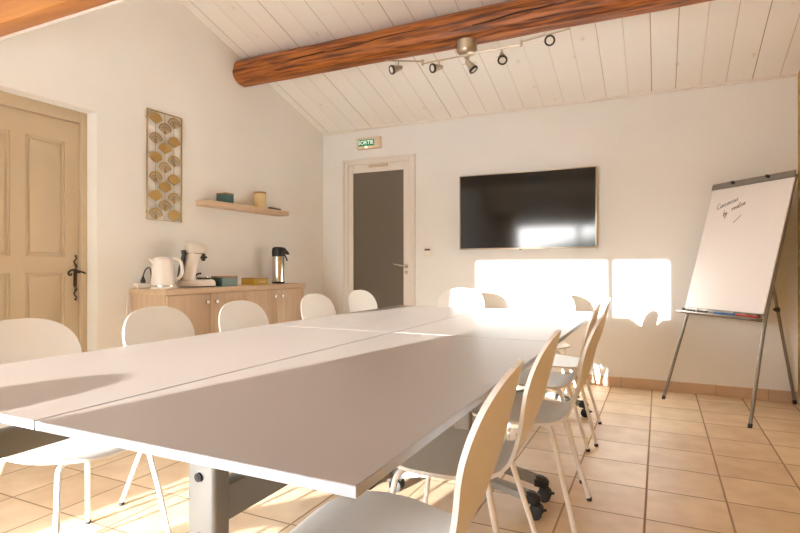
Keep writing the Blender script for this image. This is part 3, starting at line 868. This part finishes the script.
def spot(p, drop, aim):
    aim = Vector(aim).normalized(); c = p - Vector((0, 0, drop))
    q = aim.to_track_quat('Z', 'Y').to_matrix().to_4x4()
    M = Matrix.Translation(c) @ q
    s = part('spot_head', NICKEL, sl, lambda b: (cyl(b, p, c, .0045, n=10), lathe(b, [(0, -.030), (.014, -.028), (.018, -.01), (.024, .018), (.031, .042), (.033, .052), (.030, .052), (.0, .045)], 28, M)))
    part('rim', BLACK, s, lambda b: lathe(b, [(.023, .0525), (.0335, .0525), (.0350, .058), (.0335, .066), (.023, .066), (.023, .0525)], 28, M))
    part('lens', LENS, s, lambda b: lathe(b, [(0, .053), (.0228, .053), (.0228, .062), (0, .064)], 28, M))
    part('lock_knob', NICKEL, s, lambda b: cyl(b, c, c - Vector((.05, .0, 0)), .0025, n=8))
def lerp(a, c, t): return a.lerp(c, t)
spot(lerp(jl, el, .65) + up * .6, .055, (-.55, -.75, -.35))
spot(lerp(jl, jr, .18), .050, (-.5, -.8, -.28))
spot(lerp(jl, jr, .49), .062, (.55, .05, -.75))
spot(lerp(jl, jr, .82), .052, (.22, -.66, -.75))
spot(lerp(jr, er, .60) + up * .6, .040, (.16, -.95, -.42))

# ------------------------------------------------------------------ flip chart easel
F0, F1 = Vector((.022, 4.802, 0)), Vector((.527, 4.183, 0))
dd = (F1 - F0).normalized(); bb = Vector((-dd.y, dd.x, 0)); K = .285
fc = thing('flipchart_easel', 'white flipchart board with handwriting on grey tripod legs by the back right corner', 'flipchart', F0)
upv = (Vector((0, 0, 1)) + bb * K).normalized(); nrm = dd.cross(upv); 
if nrm.dot(bb) > 0: nrm = -nrm
def BP(s, z, n=0.): return dd * s + bb * (K * z) + Vector((0, 0, z)) + nrm * n
def slab(b, s0, s1, z0, z1, n0, n1, bev=0):
    t = bmesh.new()
    vs = [t.verts.new(BP(s, z, n)) for n in (n0, n1) for (s, z) in ((s0, z0), (s1, z0), (s1, z1), (s0, z1))]
    for f in ((0, 1, 2, 3), (7, 6, 5, 4), (0, 4, 5, 1), (1, 5, 6, 2), (2, 6, 7, 3), (3, 7, 4, 0)): t.faces.new([vs[i] for i in f])
    bmesh.ops.recalc_face_normals(t, faces=t.faces[:])
    if bev: bmesh.ops.bevel(t, geom=t.edges[:], offset=bev, segments=2, profile=.5, affect='EDGES')
    merge(b, t)
S0, S1, Z0, Z1 = .015, .728, .735, 1.722
part('board', BOARDW, fc, lambda b: slab(b, S0 + .003, S1 - .003, Z0, Z1 - .042, .001, .008), smooth=False)
part('back_panel', ALU, fc, lambda b: slab(b, S0, S1, Z0 - .01, Z1 - .02, -.014, .0008, .002), smooth=False)
cb_ = part('clamp_bar', ALU, fc, lambda b: slab(b, S0, S1, Z1 - .046, Z1, .0082, .022, .003))
for s in (S0 + .21, S1 - .20):
    c = BP(s, Z1 - .016, .022)
    part('clamp_knob', BLACK, cb_, lambda b: cyl(b, c, c + nrm * .02, .013, .011, n=18))
tr = part('pen_tray', ALU, fc, lambda b: (slab(b, S0 - .01, S1, Z0 - .028, Z0 - .004, .0085, .016, .002), slab(b, S0 - .035, S1 - .005, Z0 - .052, Z0 - .038, .0005, .055, .003), slab(b, S0 - .01, S1 - .005, Z0 - .052, Z0 - .028, -.004, .0005)))
for s in (S0 + .14, S0 + .47):
    c = BP(s, Z0 - .012, .016)
    part('paper_hook', LEGM, tr, lambda b: cyl(b, c, c + nrm * .010, .006, n=10))
for s, z in ((S0 + .005, Z0 - .02), (S1 - .02, Z0 - .02)):
    c = BP(s, z, .016)
    part('tray_clamp', BLACK, tr, lambda b: cyl(b, c, c + nrm * .012, .011, n=14))
def markers():
    specs = [('black_pen', BLACK, .09, .16), ('black_pen', BLACK, .19, .28), ('blue_pen', BLUE, .35, .44), ('blue_pen', BLUE, .455, .535), ('red_pen', RED, .545, .635), ('red_pen', RED, .645, .72)]
    L = ['black marker lying leftmost in the flipchart pen tray', 'second black marker from the left in the flipchart tray', 'blue marker left of the other blue one in the tray', 'blue marker next to the red ones in the tray', 'red marker beside the blue ones in the flipchart tray', 'red marker lying rightmost in the flipchart pen tray']
    for (n, m, a, c), lab in zip(specs, L):
        base = F0 + BP(a, Z0 - .0365, .036)
        t = thing('marker_pen', lab, 'marker', base, group='markers in the flipchart tray')
        P = lambda s: dd * (s - a) + Vector((0, 0, .0085))
        part('barrel', m, t, lambda b: cyl(b, P(a), P(a + (c - a) * .62), .0080, n=14))
        part('cap', m, t, lambda b: cyl(b, P(a + (c - a) * .625), P(c), .0085, .0075, n=14))
markers()
for s0, s1, za in ((0.0, .028, .69), (.799, .722, .70)):
    lg = part('leg', ALU, fc, lambda b: tube(b, [BP(s0, .012, -.012), BP(s1, za, -.024), BP(s1 + (s1 - s0) * .25 * 0 + (.012 if s0 < .1 else -.02), 1.55, -.026)], .0115, 12))
    part('foot_cap', RUBBER, lg, lambda b: cyl(b, BP(s0, .0, -.012), BP(s0, .03, -.012), .0135, n=14))
rt = Vector((.945, 5.07, .012)) - F0; ra = BP(.40, 1.62, -.024)
lg = part('rear_leg', ALU, fc, lambda b: tube(b, [ra, rt], .0115, 12))
part('foot_cap', RUBBER, lg, lambda b: cyl(b, rt - Vector((0, 0, .0118)), rt + Vector((-.004, -.004, .02)), .0135, n=14))
part('rear_hinge', BLACK, fc, lambda b: slab(b, .36, .44, 1.58, 1.64, -.034, -.0145, .003))
cpt = ra.lerp(rt, .55)
part('leg_clamp', BLACK, fc, lambda b: (cyl(b, cpt - Vector((0, 0, .016)), cpt + Vector((0, 0, .016)), .018, n=16), cyl(b, cpt, cpt - bb * .035, .008, n=10)))

# handwriting (pen strokes on the board), written on a slant
G = {
 'C': [[(.55, .85), (.3, 1), (.05, .6), (.05, .25), (.3, 0), (.6, .2)]],
 'o': [[(.25, .5), (.05, .3), (.15, .02), (.4, .1), (.42, .4), (.25, .5)]],
 'm': [[(.0, .5), (.05, 0), (.08, .35), (.2, .5), (.25, .3), (.26, 0), (.28, .35), (.42, .5), (.48, .3), (.5, 0)]],
 'n': [[(.0, .5), (.05, 0), (.08, .35), (.25, .5), (.32, .3), (.34, 0)]],
 's': [[(.35, .45), (.15, .5), (.1, .3), (.32, .2), (.28, .02), (.02, .04)]],
 'e': [[(.05, .25), (.35, .32), (.25, .5), (.06, .35), (.12, .04), (.4, .08)]],
 'u': [[(.0, .5), (.06, .08), (.25, .05), (.34, .5), (.38, 0)]],
 'r': [[(.0, .5), (.06, 0), (.08, .3), (.28, .5)]],
 'b': [[(.05, 1), (.03, .0), (.28, .05), (.3, .4), (.05, .42)]],
 'y': [[(.0, .5), (.12, .12), (.35, .5), (.1, -.5)]],
 'a': [[(.35, .45), (.1, .45), (.05, .1), (.3, .1), (.36, .5), (.4, 0)]],
 'l': [[(.1, 1), (.08, .05), (.2, 0)]],
 'i': [[(.05, .5), (.08, 0)], [(.06, .7), (.08, .74)]],
 'c': [[(.34, .42), (.15, .5), (.04, .2), (.18, 0), (.38, .1)]],
 '/': [[(.0, 0), (.9, 1.0)]],
}
def write(b, s, s0, z0, size, slope, gap=.12):
    x = 0
    for ch in s:
        if ch == ' ': x += .35; continue
        w = max(p[0] for st in G[ch] for p in st)
        for st in G[ch]:
            pts = []
            for px, py in st:
                u, v = (x + px + py * .12) * size, py * size
                pts.append(BP(s0 + u - v * slope * .3, z0 + u * slope + v, .0088))
            tube(b, pts, .0016, 6, 4)
        x += w + gap
def writing(b):
    write(b, 'Consensus', .105, 1.508, .043, .30, .10)
    write(b, 'by', .182, 1.455, .042, .15)
    write(b, 'realise', .255, 1.487, .042, .33, .09)
    write(b, '/', .297, 1.392, .052, .0)
part('handwriting', INK, fc, writing)

# ------------------------------------------------------------------ light and world
SKY_BASE, SKY_AUR, AUR_N = 7.6, 11., 10.
TE = .120; PHI = math.radians(9.5)
sun = bpy.data.lights.new('sun', 'SUN'); sun.energy = 17; sun.angle = math.radians(.53); sun.color = (1, .98, .95)
so = bpy.data.objects.new('sun', sun); COL.objects.link(so)
sd = Vector((math.sin(PHI), math.cos(PHI), -TE)).normalized()
so.rotation_euler = sd.to_track_quat('-Z', 'Y').to_euler()
so.location = (-2, -6, 5)

wd = bpy.data.worlds.new('sky'); SC.world = wd; wd.use_nodes = True
bg = wd.node_tree.nodes['Background']
# hazy evening sky: even dome plus the bright aureole round the low sun
nt = wd.node_tree
tc = nt.nodes.new('ShaderNodeTexCoord'); dp = nt.nodes.new('ShaderNodeVectorMath'); dp.operation = 'DOT_PRODUCT'
nt.links.new(tc.outputs['Generated'], dp.inputs[0]); dp.inputs[1].default_value = tuple(-sd)
lobe = math_node(nt, 'POWER', math_node(nt, 'MAXIMUM', dp.outputs['Value'], 0.), AUR_N)
nt.links.new(math_node(nt, 'ADD', SKY_BASE, math_node(nt, 'MULTIPLY', lobe, SKY_AUR)), bg.inputs['Strength'])
nt.links.new(mix_col(nt, lobe, (.88, .97, 1.12), (1., .98, .96)), bg.inputs['Color'])
for w in (W1, W2):
    L = bpy.data.lights.new('window_portal', 'AREA'); L.shape = 'RECTANGLE'; L.size = w[1] - w[0]; L.size_y = w[3] - w[2]
    L.cycles.is_portal = True
    o = bpy.data.objects.new('window_portal', L); COL.objects.link(o)
    o.location = ((w[0] + w[1]) / 2, YR - .10, (w[2] + w[3]) / 2)
    o.rotation_euler = Vector((0, 1, 0)).to_track_quat('-Z', 'Z').to_euler()

# ------------------------------------------------------------------ camera
cam = bpy.data.cameras.new('camera'); cam.sensor_width = 36; cam.lens = 36 * 540 / 800; cam.clip_start = .02
co = bpy.data.objects.new('camera', cam); COL.objects.link(co)
co.location = (0, 0, 1.06); co.rotation_euler = (PI / 2, 0, math.atan2(259, 540))
SC.camera = co

vs = SC.view_settings
vs.view_transform = 'Standard'; vs.look = 'None'; vs.gamma = 1; vs.exposure = 1.15; vs.use_curve_mapping = False
SC.cycles.use_denoising = True
SC.cycles.max_bounces = 16; SC.cycles.diffuse_bounces = 10; SC.cycles.glossy_bounces = 6
SC.cycles.sample_clamp_indirect = 8
SC.cycles.caustics_reflective = False; SC.cycles.caustics_refractive = False
